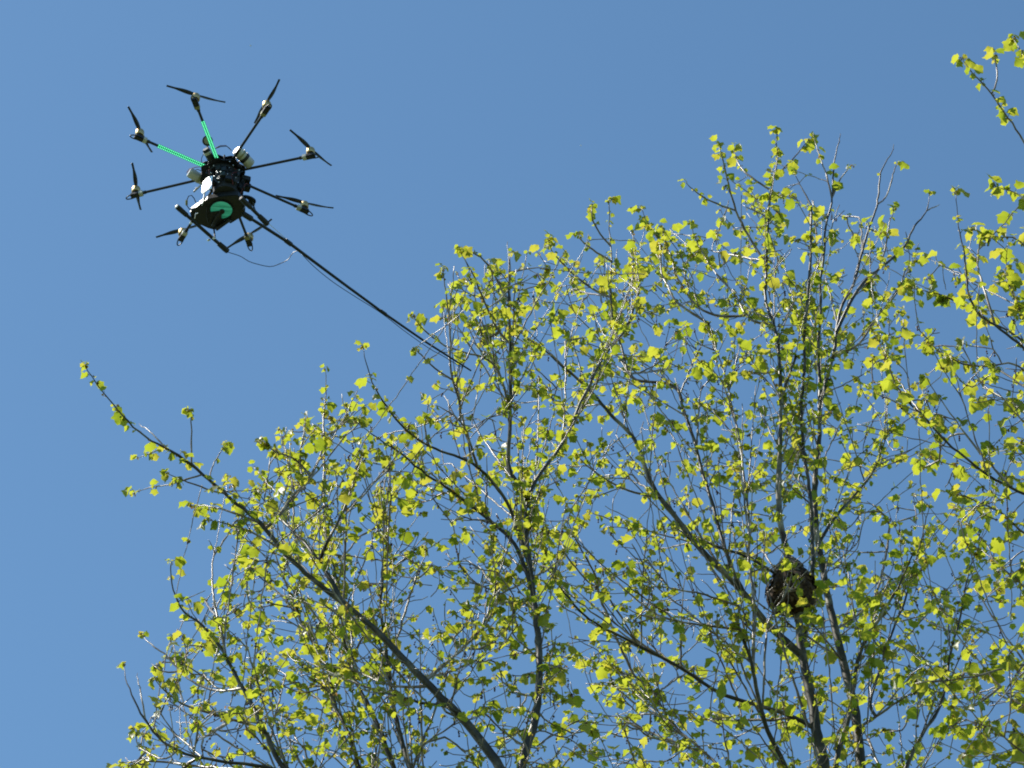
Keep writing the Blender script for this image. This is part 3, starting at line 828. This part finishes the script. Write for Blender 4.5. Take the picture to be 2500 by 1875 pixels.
# ------------------------------------------------------------------ hornet nest
def build_nest():
    c = at(1930, 1432, 19.5)
    root = empty('hornet_nest', c)
    tag(root, 'ragged brown paper hornet nest with grey cone top, hanging among the branches', 'nest')
    H = 0.245
    prof = [(0.0, 0.29), (0.020, 0.278), (0.045, 0.25), (0.085, 0.18), (0.122, 0.11), (0.150, 0.04), (0.175, -0.03), (0.182, -0.08), (0.172, -0.13), (0.148, -0.175), (0.112, -0.205), (0.07, -0.225), (0.03, -0.236), (0.0, -0.24)]
    def lay(i0, i1, name, mat, sub, off=0.0):
        n = 48; V = []; F = []
        pr = []
        for a, b in zip(prof[i0:i1], prof[i0 + 1:i1 + 1]):
            for q in range(3): pr.append((a[0] + (b[0] - a[0]) * q / 3, a[1] + (b[1] - a[1]) * q / 3))
        pr.append(prof[i1])
        for (r, z) in pr:
            for k in range(n):
                an = 2 * math.pi * k / n
                nv = math.sin(3 * an + 9 * z + 1) * 0.010 + math.sin(5 * an + 18 * z) * 0.007 + math.sin(11 * an - 31 * z) * 0.005 + rng.normal(0, 0.0035)
                rr = max(r + off + nv * min(1, r / 0.05), 0.001)
                V.append((math.cos(an) * rr, math.sin(an) * rr, z + rng.normal(0, 0.002)))
        for i in range(len(pr) - 1):
            for k in range(n):
                k2 = (k + 1) % n; F.append((i * n + k, (i + 1) * n + k, (i + 1) * n + k2, i * n + k2))
        o = link(name, np_mesh(name, np.array(V), F, mat, False), root)
        return o
    lay(0, 5, 'cap', M['paper_grey'], 3, 0.006)
    lay(4, 13, 'shell', M['paper_brown'], 3)
    # torn paper flaps, each curved and ragged
    fm = []
    for v in range(5):
        V = []; F = []; n = 7; m = 4
        for j in range(m):
            for i in range(n):
                u = (i / (n - 1) - 0.5); w = j / (m - 1)
                edge = (0.026 * rng.normal() if j == m - 1 else 0) + (0.006 * rng.normal() if i in (0, n - 1) else 0)
                V.append((u * (0.13 - 0.03 * w * abs(u)) + 0.3 * edge, 0.016 * w + 0.006 * math.sin(4 * u + v) - 0.35 * u * u * 0.13, -w * 0.065 + edge))
        for j in range(m - 1):
            for i in range(n - 1): F.append((j * n + i, (j + 1) * n + i, (j + 1) * n + i + 1, j * n + i + 1))
        Vn = np.array(V)
        # thickness
        b = len(Vn); V2 = np.concatenate([Vn, Vn + [0, -0.003, 0]]); F2 = list(F) + [tuple(reversed([q + b for q in f])) for f in F]
        fm.append((V2, F2))
    meshes = {}
    for q in range(84):
        z = rng.uniform(-0.215, 0.16)
        r = float(np.interp(-z, [-p[1] for p in prof], [p[0] for p in prof]))
        an = rng.uniform(0, 2 * math.pi)
        v = rng.integers(0, 5); grey = z > 0.065
        key = (int(v), grey)
        if key not in meshes: meshes[key] = np_mesh('paper_flap', fm[v][0], fm[v][1], M['paper_grey'] if grey else M['paper_brown'], False)
        o = link('paper_flap', meshes[key], root)
        slope = math.atan2(-z * 0.9, 0.2)
        o.location = (math.cos(an) * (r + 0.003), math.sin(an) * (r + 0.003), z + 0.02)
        o.rotation_euler = (R(-8) + rng.normal(0, 0.22) - 0.9 * max(0.0, -z) / 0.24 + 0.5 * max(0, z) / 0.2, rng.normal(0, 0.25), an - math.pi / 2)
        s = rng.uniform(0.35, 1.35) * (0.55 if grey else 1.0); o.scale = (s, 0.5 if grey else 1.0, s)
        if grey: o.rotation_euler[0] = R(26)
    # the twigs the nest is built around
    MB().tube([(0.02, 0.05, -0.30), (0.01, 0.04, 0.0), (-0.03, 0.03, 0.34)], [0.006, 0.007, 0.005], 7).build('anchor_twig', M['twig'], root)
    MB().tube([(-0.20, -0.05, -0.12), (-0.02, -0.19, -0.03), (0.10, -0.20, 0.07), (0.20, -0.14, 0.22)], [0.004, 0.005, 0.005, 0.004], 7).build('anchor_twig', M['twig'], root)
build_nest()

# ------------------------------------------------------------------ the drone
DEPTH = 23.5
SPX = DEPTH / FPX                                    # metres per photo pixel at the drone
CX, CY = 544.0, 425.0
dv = ray(CX, CY)
DC = CAM + dv * DEPTH                                # axis depth of 23.5 m
vdir = (DC - CAM).normalized()
elev = math.asin(vdir.z)
TILT = R(52.0) - elev
yaw = math.atan2(vdir.x, vdir.y)
drone = empty('octocopter_drone', DC)
drone.rotation_mode = 'XYZ'
DROT = Matrix.Rotation(-yaw, 3, 'Z') @ Matrix.Rotation(-TILT, 3, 'X')
drone.rotation_euler = DROT.to_euler()
tag(drone, 'black eight-armed drone with green lights on two arms, carrying a long lance', 'drone')
QS, QC = math.sin(R(52)), math.cos(R(52))
def L(px, py, z=0.0):
    """point on the drone, in its own frame, at height z and seen at photo pixel px, py"""
    return Vector(((px - CX) * SPX, ((py - CY) * SPX + z * QC) / QS, z))
WORLD2D = DROT.inverted()
def W(p): return WORLD2D @ (Vector(p) - DC)
def glint(p): return p
# direction of the surface that mirrors the sun to the camera, in the drone's frame
HALF = (WORLD2D @ ((SUN_DIR - vdir).normalized())).normalized()

RA = 223.5 * SPX
BLADE = [(1, .18), (0.45, -1), (1, .7), (1, .12), (1, -.8), (-1, .42), (-.25, -1), (-.62, -1)]
ENDS = [(464, 260), (634, 262), (750, 362), (749, 494), (622, 585), (458, 588), (337, 494), (337, 356)]
def circle(c, r, n=24, ph=0): return [(c[0] + r * math.cos(2 * math.pi * k / n + ph), c[1] + r * math.sin(2 * math.pi * k / n + ph)) for k in range(n)]

# hub: two lobed plates with holes near the rim, spacers between them
def hub_poly(r, amp, n=96): return [((r + amp * math.cos(8 * a)) * math.cos(a + math.pi / 8), (r + amp * math.cos(8 * a)) * math.sin(a + math.pi / 8)) for a in [2 * math.pi * k / n for k in range(n)]]
for z in (0.016, -0.022):
    mb = MB(); mb.ring(hub_poly(0.150, 0.012), circle((0, 0), 0.118, 96), z - 0.0025, z + 0.0025)
    mb.ring(circle((0, 0), 0.112, 96), circle((0, 0), 0.03, 96), z - 0.002, z + 0.002)
    for k in range(8):
        a = 2 * math.pi * k / 8
        d = Vector((math.cos(a), math.sin(a), 0)); e = Vector((-d.y, d.x, 0))
        mb.box(d * 0.115 + Vector((0, 0, z)), d * 0.010, e * 0.012, Vector((0, 0, 0.0022)))
    mb.build('hub_plate', M['carbon'], drone, smooth=False)
for k in range(8):
    a = 2 * math.pi * (k + 0.0) / 8
    MB().tube([(0.142 * math.cos(a), 0.142 * math.sin(a), -0.034), (0.142 * math.cos(a), 0.142 * math.sin(a), 0.026)], 0.007, 8).build('spacer', M['plastic'], drone)
    MB().tube([(0.10 * math.cos(a + .39), 0.10 * math.sin(a + .39), -0.045), (0.10 * math.cos(a + .39), 0.10 * math.sin(a + .39), -0.022)], 0.004, 8).build('screw', M['alu'], drone)
MB().lathe([(0.050, -0.05), (0.108, -0.045), (0.116, -0.02), (0.112, 0.018), (0.095, 0.045), (0.05, 0.06)], (0, 0, 0), (0, 0, 1), 32).build('hub_body', M['plastic'], drone)

bell = MB().lathe([(0.014, 0.0), (0.027, 0.002), (0.030, 0.008), (0.030, 0.040), (0.027, 0.048), (0.010, 0.051)], (0, 0, 0), (0, 0, 1), 24).mesh('motor_bell', M['gold'], True)
stator = MB().lathe([(0.018, -0.012), (0.020, -0.010), (0.020, 0.0), (0.012, 0.001)], (0, 0, 0), (0, 0, 1), 20).mesh('motor_base', M['plastic'], True)
def blade_mesh(sgn):
    n = 12; V = []; F = []
    for i in range(n):
        t = i / (n - 1); x = 0.012 + t * 0.195
        ch = 0.0075 + 0.0085 * math.sin(math.pi * min(1, t * 1.25 + 0.12)) * (1 - 0.55 * t)
        tw = R(24 - 17 * t)
        for (u, th) in ((-1, 0), (0, 0.0022), (1, 0), (0, -0.0012)):
            y = u * ch * sgn * (1.0) + 0.004 * math.sin(math.pi * t)
            V.append((x, y * math.cos(tw), y * math.sin(tw) + th * (1 - 0.6 * t) + 0.010 * t * t))
    for i in range(n - 1):
        for k in range(4):
            k2 = (k + 1) % 4; F.append((i * 4 + k, i * 4 + k2, i * 4 + 4 + k2, i * 4 + 4 + k))
    F.append((0, 3, 2, 1)); F.append(tuple((n - 1) * 4 + k for k in range(4)))
    return np_mesh('blade', V, F, M['prop'])
bl = {1: blade_mesh(1), -1: blade_mesh(-1)}
hubm = MB().lathe([(0.0, -0.004), (0.011, -0.003), (0.012, 0.004), (0.006, 0.010), (0.004, 0.016), (0.0, 0.018)], (0, 0, 0), (0, 0, 1), 14).mesh('propeller_hub', M['prop'], True)
for k, (ex, ey) in enumerate(ENDS):
    e = L(ex, ey, 0.0)
    d = Vector((e.x, e.y, 0)).normalized(); s = Vector((-d.y, d.x, 0)); z = Vector((0, 0, 1))
    r0, r1 = 0.105, e.length
    arm = MB().tube([d * r0, d * (r1 - 0.015)], 0.0095, 12).build('arm', M['carbon'], drone)
    MB().box(d * 0.128, d * 0.020, s * 0.014, z * 0.014).build('arm_clamp', M['plastic'], drone, smooth=False, bevel=0.003)
    MB().lathe([(0.0105, 0), (0.0128, 0.002), (0.0128, 0.018), (0.0105, 0.020)], d * (r1 - 0.075), d, 12).build('arm_collar', M['plastic'], drone)
    # motor mount: white wrapped speed controller over a black shoe, with an open loop beyond
    MB().box(e - d * 0.036 + z * -0.002, d * 0.016, s * 0.0185, z * 0.016).build('speed_controller', M['white'] if k in (2, 3, 5, 6, 7) else M['olive'], drone, smooth=False, bevel=0.004)
    sh = MB().box(e + d * 0.004 - z * 0.004, d * 0.034, s * 0.019, z * 0.015).build('motor_mount', M['plastic'], drone, smooth=False, bevel=0.006)
    lp = [e + d * (0.02 + 0.050 * math.sin(math.pi * t / 12)) + s * (0.017 * math.cos(math.pi * t / 12)) - z * (0.010 + 0.012 * math.sin(math.pi * t / 12)) for t in range(13)]
    MB().tube(lp, 0.0042, 8).build('guard_loop', M['plastic'], drone)
    mt = e + z * 0.022 + d * 0.004
    mo = link('motor', bell, drone, mt)
    link('motor_base', stator, mo)
    pr = link('propeller', hubm, drone, mt + z * 0.058)
    an = math.atan2(BLADE[k][1] / QS, BLADE[k][0])
    pr.rotation_euler = (0, 0, an)
    sg = 1 if k % 2 else -1
    for q in (0, 1):
        b = link('blade', bl[sg], pr); b.rotation_euler = (0, 0, math.pi * q)
    if k in (0, 7):                                   # arms lined with green light strips
        a0, a1 = (0.150, r1 - 0.155) if k == 0 else (0.135, r1 - 0.135)
        # the strip lies on the side of the arm turned to the ground and the camera
        dn = (-z * 0.8 - Vector((0, 1, 0)) * 0.6); dn = (dn - d * dn.dot(d)).normalized(); sd_ = d.cross(dn)
        MB().box(d * (a0 + a1) / 2 + dn * 0.0115, d * (a1 - a0) / 2, sd_ * 0.0135, dn * 0.0018).build('led_strip', M['led_board'], arm, smooth=False)
        mb = MB(); n = 27
        for i in range(n):
            for q in (-1, 1):
                c = d * (a0 + (a1 - a0) * (i + 0.5) / n) + dn * 0.0142 + sd_ * 0.0072 * q
                mb.lathe([(0.0044, -0.0012), (0.0040, 0.0006), (0.002, 0.0016)], c, dn, 7)
        lo = mb.build('led_dots', M['led'], arm); tag(lo, kind='stuff')

def seg(name, pts, r, mat, parent=drone, n=10, **k): return MB().tube(pts, r, n).build(name, mat, parent, **k)
def pack(c, ax, r, ln, body, bands, nm='battery_pack'):
    ax = Vector(ax).normalized(); c = Vector(c)
    o = MB().lathe([(r * .80, -ln / 2), (r * .97, -ln / 2 + .006), (r, -ln / 2 + .014), (r, ln / 2 - .014), (r * .97, ln / 2 - .006), (r * .80, ln / 2)], c, ax, 24).build(nm, body, drone)
    for t, w, m in bands:
        MB().lathe([(r + .0022, -w / 2), (r + .003, -w / 2 + .001), (r + .003, w / 2 - .001), (r + .0022, w / 2)], c + ax * t, ax, 24).build('strap', m, o)
    return o
# battery packs clipped round the hub, above the arms
p0, p1 = L(570, 362, 0.04), L(612, 398, 0.02)
pack((p0 + p1) / 2, p1 - p0, 0.038, (p1 - p0).length * 0.92, M['white'], [(0.005, 0.024, M['plastic']), (-0.030, 0.012, M['olive'])])
p0, p1 = L(462, 428, 0.03), L(500, 446, 0.01)
pack((p0 + p1) / 2, p1 - p0, 0.036, (p1 - p0).length * 1.05, M['white'], [(0.02, 0.018, M['olive'])])
p0, p1 = L(497, 368, 0.03), L(520, 402, 0.0)
pack((p0 + p1) / 2, p1 - p0, 0.027, (p1 - p0).length, M['plastic'], [(-0.03, 0.02, M['white'])], 'power_module')
# round antenna on a short mast, upper left
c = L(500, 348, 0.07); ax = (Vector((0.1, -0.75, -0.65))).normalized()
o = MB().lathe([(0.030, -0.008), (0.036, -0.006), (0.036, 0.006), (0.030, 0.008)], c, ax, 28).build('antenna_puck', M['plastic'], drone)
MB().lathe([(0.024, 0.0), (0.0255, 0.0012), (0.006, 0.0018)], c + ax * 0.0082, ax, 24).build('antenna_face', M['olive'], o)
seg('antenna_mast', [L(500, 356, 0.065), L(503, 376, 0.04), L(512, 392, 0.0)], 0.006, M['white'])
# camera head, upper right of the left arms
seg('wire', [L(522, 363, .05), L(532, 357, .05), L(545, 355, .05), L(556, 362, .05)], 0.0028, M['red_wire'], n=6)
seg('wire', [L(520, 365, .04), L(534, 359, .045), L(548, 357, .045), L(560, 366, .045)], 0.0028, M['plastic'], n=6)
seg('wire', [L(494, 378, .05), L(489, 392, .04), L(491, 408, .02), L(500, 425, .0)], 0.0026, M['plastic'], n=6)
seg('wire', [L(456, 430, .05), L(462, 420, .05), L(478, 414, .03), L(498, 411, .0), L(512, 413, 0)], 0.0030, M['red_wire'], n=6)
seg('wire', [L(460, 436, .05), L(470, 424, .05), L(482, 419, .03), L(500, 425, .0)], 0.0028, M['plastic'], n=6)
seg('wire', [L(488, 506, -.2), L(480, 490, -.2), L(473, 483, -.2), L(466, 486, -.2), L(462, 498, -.2), L(463, 508, -.22), L(470, 516, -.25), L(480, 522, -.27)], 0.0034, M['plastic'], n=6)
MB().tube([L(462, 496, -.205), L(463, 508, -.22)], 0.0085, 10).build('wire_plug', M['olive'], drone)
# lower body: equipment stack under the hub
b0, b1 = L(550, 448, -0.05), L(552, 470, -0.20)
MB().lathe([(0.070, -0.24), (0.086, -0.235), (0.094, -0.16), (0.100, -0.09), (0.096, -0.055), (0.08, -0.048)], (0.03, 0.0, 0), (0, 0, 1), 24).build('equipment_box', M['foam'], drone)
for q in range(22):
    a = R(-150 + 235 * (q % 11) / 10.0 + rng.normal(0, 5)); rr = 0.105 + 0.012 * rng.normal(); zz = -0.085 - 0.085 * (q // 11) + rng.normal(0, .012)
    d = Vector((math.cos(a), math.sin(a), 0)); t = Vector((-d.y, d.x, 0)); w = rng.uniform(.010, .024)
    MB().box(Vector((0.03, 0, zz)) + d * rr, d * rng.uniform(.008, .018), t * w, Vector((0, 0, rng.uniform(.014, .034)))).build('module', M['plastic'] if q % 3 else M['foam'], drone, smooth=False, bevel=0.003)
for q in range(7):
    a = R(-140 + 32 * q + rng.normal(0, 8)); d = Vector((math.cos(a), math.sin(a), 0)); t = Vector((-d.y, d.x, 0)); o3 = Vector((0.03, 0, 0))
    pts = [o3 + d * .105 + Vector((0, 0, -.05)), o3 + d * (.135 + .01 * rng.normal()) + t * .02 + Vector((0, 0, -.09)), o3 + d * (.128 + .012 * rng.normal()) - t * .03 * rng.normal() + Vector((0, 0, -.15)), o3 + d * .10 + Vector((0, 0, -.22))]
    seg('wire', [Vector(p) for p in resample([np.array(p) for p in pts], .012)], 0.0024, M['plastic'] if q % 2 else M['red_wire'], n=6)
for (x, y, z, w) in ((600, 436, -.07, .030), (604, 452, -.10, .026), (586, 470, -.15, .028), (556, 468, -.19, .022), (530, 436, -.07, .02), (572, 448, -.1, .018)):
    MB().box(L(x, y, z), Vector((w, 0.2 * w, 0)), Vector((-0.2 * w, w, 0)), Vector((0, 0, w * 0.8))).build('module', M['plastic'], drone, smooth=False, bevel=0.004)
for (x, y, x2, y2, z) in ((543, 441, 545, 450, -.12), (570, 460, 571, 471, -.17), (487, 528, 486, 538, -.31), (486, 527, 493, 524, -.31), (500, 505, 505, 490, -.25)):
    seg('bright_bolt', [L(x, y, z - .04), L(x2, y2, z - .04)], 0.0035, M['alu'], n=8)
# added metal panel, aimed and curved only to throw back a sun glint
c = L(511, 455, -0.22) + HALF * 0.02
up = (Vector((0, 0, 1)) - HALF * HALF.z).normalized(); sdv = up.cross(HALF)
mb = MB(); n, m = 9, 11; V = []; F = []
for lay_ in (0.0, -0.006):
    for j in range(m):
        for i in range(n):
            x = (i / (n - 1) - .5); y = (j / (m - 1) - .5)
            wx = 0.092 * (1 - 0.9 * max(0, abs(y) - 0.34)); V.append(c + sdv * x * wx + up * y * 0.150 + HALF * (lay_ - (x * .092) ** 2 / .6 - (y * .150) ** 2 / 1.1 - 0.003 * (abs(2 * x) ** 5 + abs(2 * y) ** 7) + 0.001 * math.sin(23 * x + 17 * y)))
for l in (0, 1):
    b = l * n * m
    for j in range(m - 1):
        for i in range(n - 1):
            q = (b + j * n + i, b + j * n + i + 1, b + (j + 1) * n + i + 1, b + (j + 1) * n + i); F.append(q if l == 0 else q[::-1])
rim = [i for i in range(n)] + [j * n + n - 1 for j in range(1, m)] + [(m - 1) * n + i for i in range(n - 2, -1, -1)] + [j * n for j in range(m - 2, 0, -1)]
for a, b in zip(rim, rim[1:] + rim[:1]): F.append((a, a + n * m, b + n * m, b))
mb.add(V, F).build('glint_panel', M['alu'], drone)
seg('strut', [L(504, 470, -.2), L(503, 492, -.27)], 0.005, M['alu'])
seg('strut', [L(484, 463, -.12), L(478, 474, -.14), L(492, 458, -.08)], 0.006, M['white'])
for q in range(26):                                   # bright screw heads, scattered in to add glints
    a = R(rng.uniform(150, 330)); rr = rng.choice([0.105, 0.135, 0.15]); zz = rng.uniform(-0.23, -0.02)
    MB().lathe([(0.002, -.003), (0.0042, -.002), (0.0042, .002), (0.002, .003)], Vector((0.02 + rr * math.cos(a), rr * math.sin(a), zz)), (math.cos(a), math.sin(a), 0.1), 8).build('screw', M['alu'], drone)
# payload tray with the green lit disc
poly = [(473, 524), (512, 489), (548, 478), (584, 472), (604, 492), (606, 520), (590, 531), (573, 544), (560, 537), (536, 563), (520, 560), (497, 552), (478, 545)]
ZT = -0.29
MB().prism([tuple(L(x, y, ZT)[:2]) for x, y in poly], ZT, ZT + 0.05).build('payload_tray', M['plastic'], drone, smooth=False, bevel=0.004)
dc = L(548, 510, ZT)
MB().lathe([(0.0, -0.0105), (0.05, -0.010), (0.072, -0.008), (0.0745, -0.004), (0.0745, 0.0)], dc, (0, 0, 1), 40).build('green_lit_disc', M['lit_disc'], drone)
MB().ring(circle(dc, 0.080, 48), circle(dc, 0.0752, 48), ZT - 0.012, ZT).build('disc_rim', M['plastic'], drone, smooth=False)
cov = [tuple(dc[:2])] + [tuple((dc + Vector((math.cos(a), math.sin(a), 0)) * 0.076)[:2]) for a in [R(84 + 80 * i / 12) for i in range(13)]]
MB().prism(cov, ZT - 0.018, ZT - 0.0115).build('disc_cover', M['plastic'], drone, smooth=False)
MB().tube([L(549, 516, ZT - .02), L(538, 532, ZT - .02), L(530, 552, ZT - .01)], [0.016, 0.014, 0.012], 12).build('nozzle_arm', M['plastic'], drone)
MB().lathe([(0.016, -.014), (0.018, -.012), (0.018, 0.0), (0.01, 0.002)], L(550, 514, ZT - .018), (0, 0, 1), 16).build('nozzle', M['plastic'], drone)
seg('hose', [L(512, 508, ZT - .02), L(514, 530, ZT - .025), L(521, 549, ZT - .02)], 0.004, M['foam'])
seg('cross_tube', [L(540, 560, ZT - .02), L(572, 532, ZT - .02)], 0.013, M['carbon'])
MB().ring(circle(L(579, 407, .0), 0.030, 24), circle(L(579, 407, .0), 0.019, 24), -0.006, 0.006).build('lug_ring', M['carbon'], drone, smooth=False)
bz = -0.24
br = [(585, 468), (612, 482), (624, 488), (624, 496), (614, 503), (600, 506), (582, 490)]
hc = L(604, 484, bz)
def lobe_ring():
    mb = MB(); n = 28
    out = []
    for k in range(n):
        a = 2 * math.pi * k / n
        d = Vector((math.cos(a), math.sin(a))); out.append((hc.x + d.x * (0.050 + 0.022 * max(0, d.x)), hc.y + d.y * 0.045))
    mb.ring(out, circle(hc, 0.021, n), bz - 0.006, bz + 0.006)
    return mb
lobe_ring().build('side_bracket', M['carbon'], drone, smooth=False)
MB().tube([L(622, 486, bz), L(624, 494, bz - .02)], 0.012, 12).build('bracket_knob', M['plastic'], drone)
# landing skids with foam sleeves, and their legs
ZS = -0.42
def skid(a, b, cap_a):
    A, B = L(*a, ZS), L(*b, ZS); d = (B - A).normalized()
    sk = MB().tube([A + d * .02, B - d * .02], 0.0125, 14).build('landing_skid', M['carbon'], drone)
    MB().lathe([(0.015, 0), (0.0175, 0.002), (0.0185, 0.03), (0.0165, 0.10), (0.014, 0.104)], A, d, 18).build('foam_sleeve', M['foam'], sk)
    MB().lathe([(0.015, 0), (0.018, 0.002), (0.020, 0.025), (0.0175, 0.09), (0.014, 0.094)], B, -d, 18).build('foam_sleeve', M['foam'], sk)
    if cap_a: MB().lathe([(0.0, -0.004), (0.012, -0.003), (0.0165, 0.0), (0.0165, 0.003)], A, d, 18).build('sunlit_cap', M['white'], sk)  # white colour stands in for sunlight on the foam's end face
skid((440, 512), (572, 611), True)
skid((592, 478), (662, 536), False)
for a, b in (((480, 540, ZT), (472, 537, ZS)), ((534, 560, ZT), (540, 588, ZS)), ((600, 505, ZT), (606, 490, ZS)), ((612, 500, bz), (618, 500, ZS)), ((624, 494, bz), (632, 512, ZS))):
    seg('leg', [L(*a), L(*b)], 0.006, M['carbon'])
for (x, y) in ((478, 549), (537, 581), (524, 587)):
    MB().lathe([(0.005, -.012), (0.0085, -.01), (0.0085, .01), (0.005, .012)], L(x, y, ZS - .012), (0.5, 0.4, 0.7), 10).build('skid_clamp', M['alu'], drone)
# lance reaching out towards the nest, level and away from the camera
LZ = L(592, 521, -0.36)
w0 = DC + DROT @ LZ
def level(px, py, drop=0.0):
    d = ray(px, py); return CAM + d * ((w0.z - drop - CAM.z) / d.z)
lp = [(592, 521, 0), (640, 551, 0), (704, 592, .0), (760, 634, .0), (850, 701, .01), (935, 763, .02), (1035, 832, .03), (1090, 867, .045), (1120, 886, .05), (1150, 905, .055)]
LP = [W(level(*p)) for p in lp]
wd = [7.5, 8, 8, 7.6, 7, 6.4, 5.6, 5, 4.6, 4.2]
lance = MB().tube(LP, [w * 0.5 * SPX * 1.02 for w in wd], 12).build('lance', M['carbon'], drone)
def along(i, t, dz=0): return LP[i].lerp(LP[i + 1], t) + Vector((0, 0, dz))
for i, r in ((2, .0165), (5, .0130)):
    d = (LP[i + 1] - LP[i]).normalized()
    MB().lathe([(r * .85, -.03), (r, -.026), (r, .026), (r * .85, .03)], LP[i], d, 14).build('lance_collar', M['plastic'], lance)
d = (LP[1] - LP[0]).normalized()
MB().lathe([(.014, -.02), (.02, -.012), (.021, .05), (.016, .058)], LP[0].lerp(LP[1], .15), d, 14).build('lance_socket', M['plastic'], lance)
seg('guy_line', [L(618, 500, -.30), LP[2] + Vector((0, 0, .016))], 0.0019, M['string'], n=6)
# thin hose: hangs from the skid, meets the lance and runs below it
cab = [L(574, 613, ZS)] + [W(level(*p)) for p in ((588, 626, .05), (605, 637, .05), (625, 644, .05), (660, 651, .04), (685, 643, .03), (702, 635, .02), (708, 627, .01), (715, 617, .0), (726, 612, .0))]
cab = [Vector(p) for p in resample([np.array(p) for p in cab], 0.03)]
seg('hose', cab, 0.0027, M['plastic'], n=7)
hs = [W(level(*p)) for p in ((738, 622, .0), (770, 654, .02), (815, 690, .02), (870, 726, .03), (930, 764, .03), (990, 810, .04), (1050, 852, .05), (1080, 868, .05), (1105, 884, .05), (1130, 897, .055))]
hs = [Vector(p) for p in resample([np.array(p) for p in hs], 0.05)]
seg('hose', hs, 0.0026, M['plastic'], n=7)

# ------------------------------------------------------------------ airborne seed fluff
for (x, y, Y, lab) in ((612, 111, 15.0, 'tiny pale seed fluff drifting in the sky above the drone'), (1418, 355, 16.0, 'tiny pale seed fluff in open sky between drone and treetops')):
    c = at(x, y, Y); mb = MB()
    for q in range(14):
        d = Vector((rng.normal(), rng.normal(), rng.normal())).normalized()
        mb.tube([(0, 0, 0), d * 0.008], [0.0012, 0.0006], 3)
    o = mb.build('seed_fluff', M['fluff'], None); o.location = c
    tag(o, lab, 'seed', 'drifting seeds')
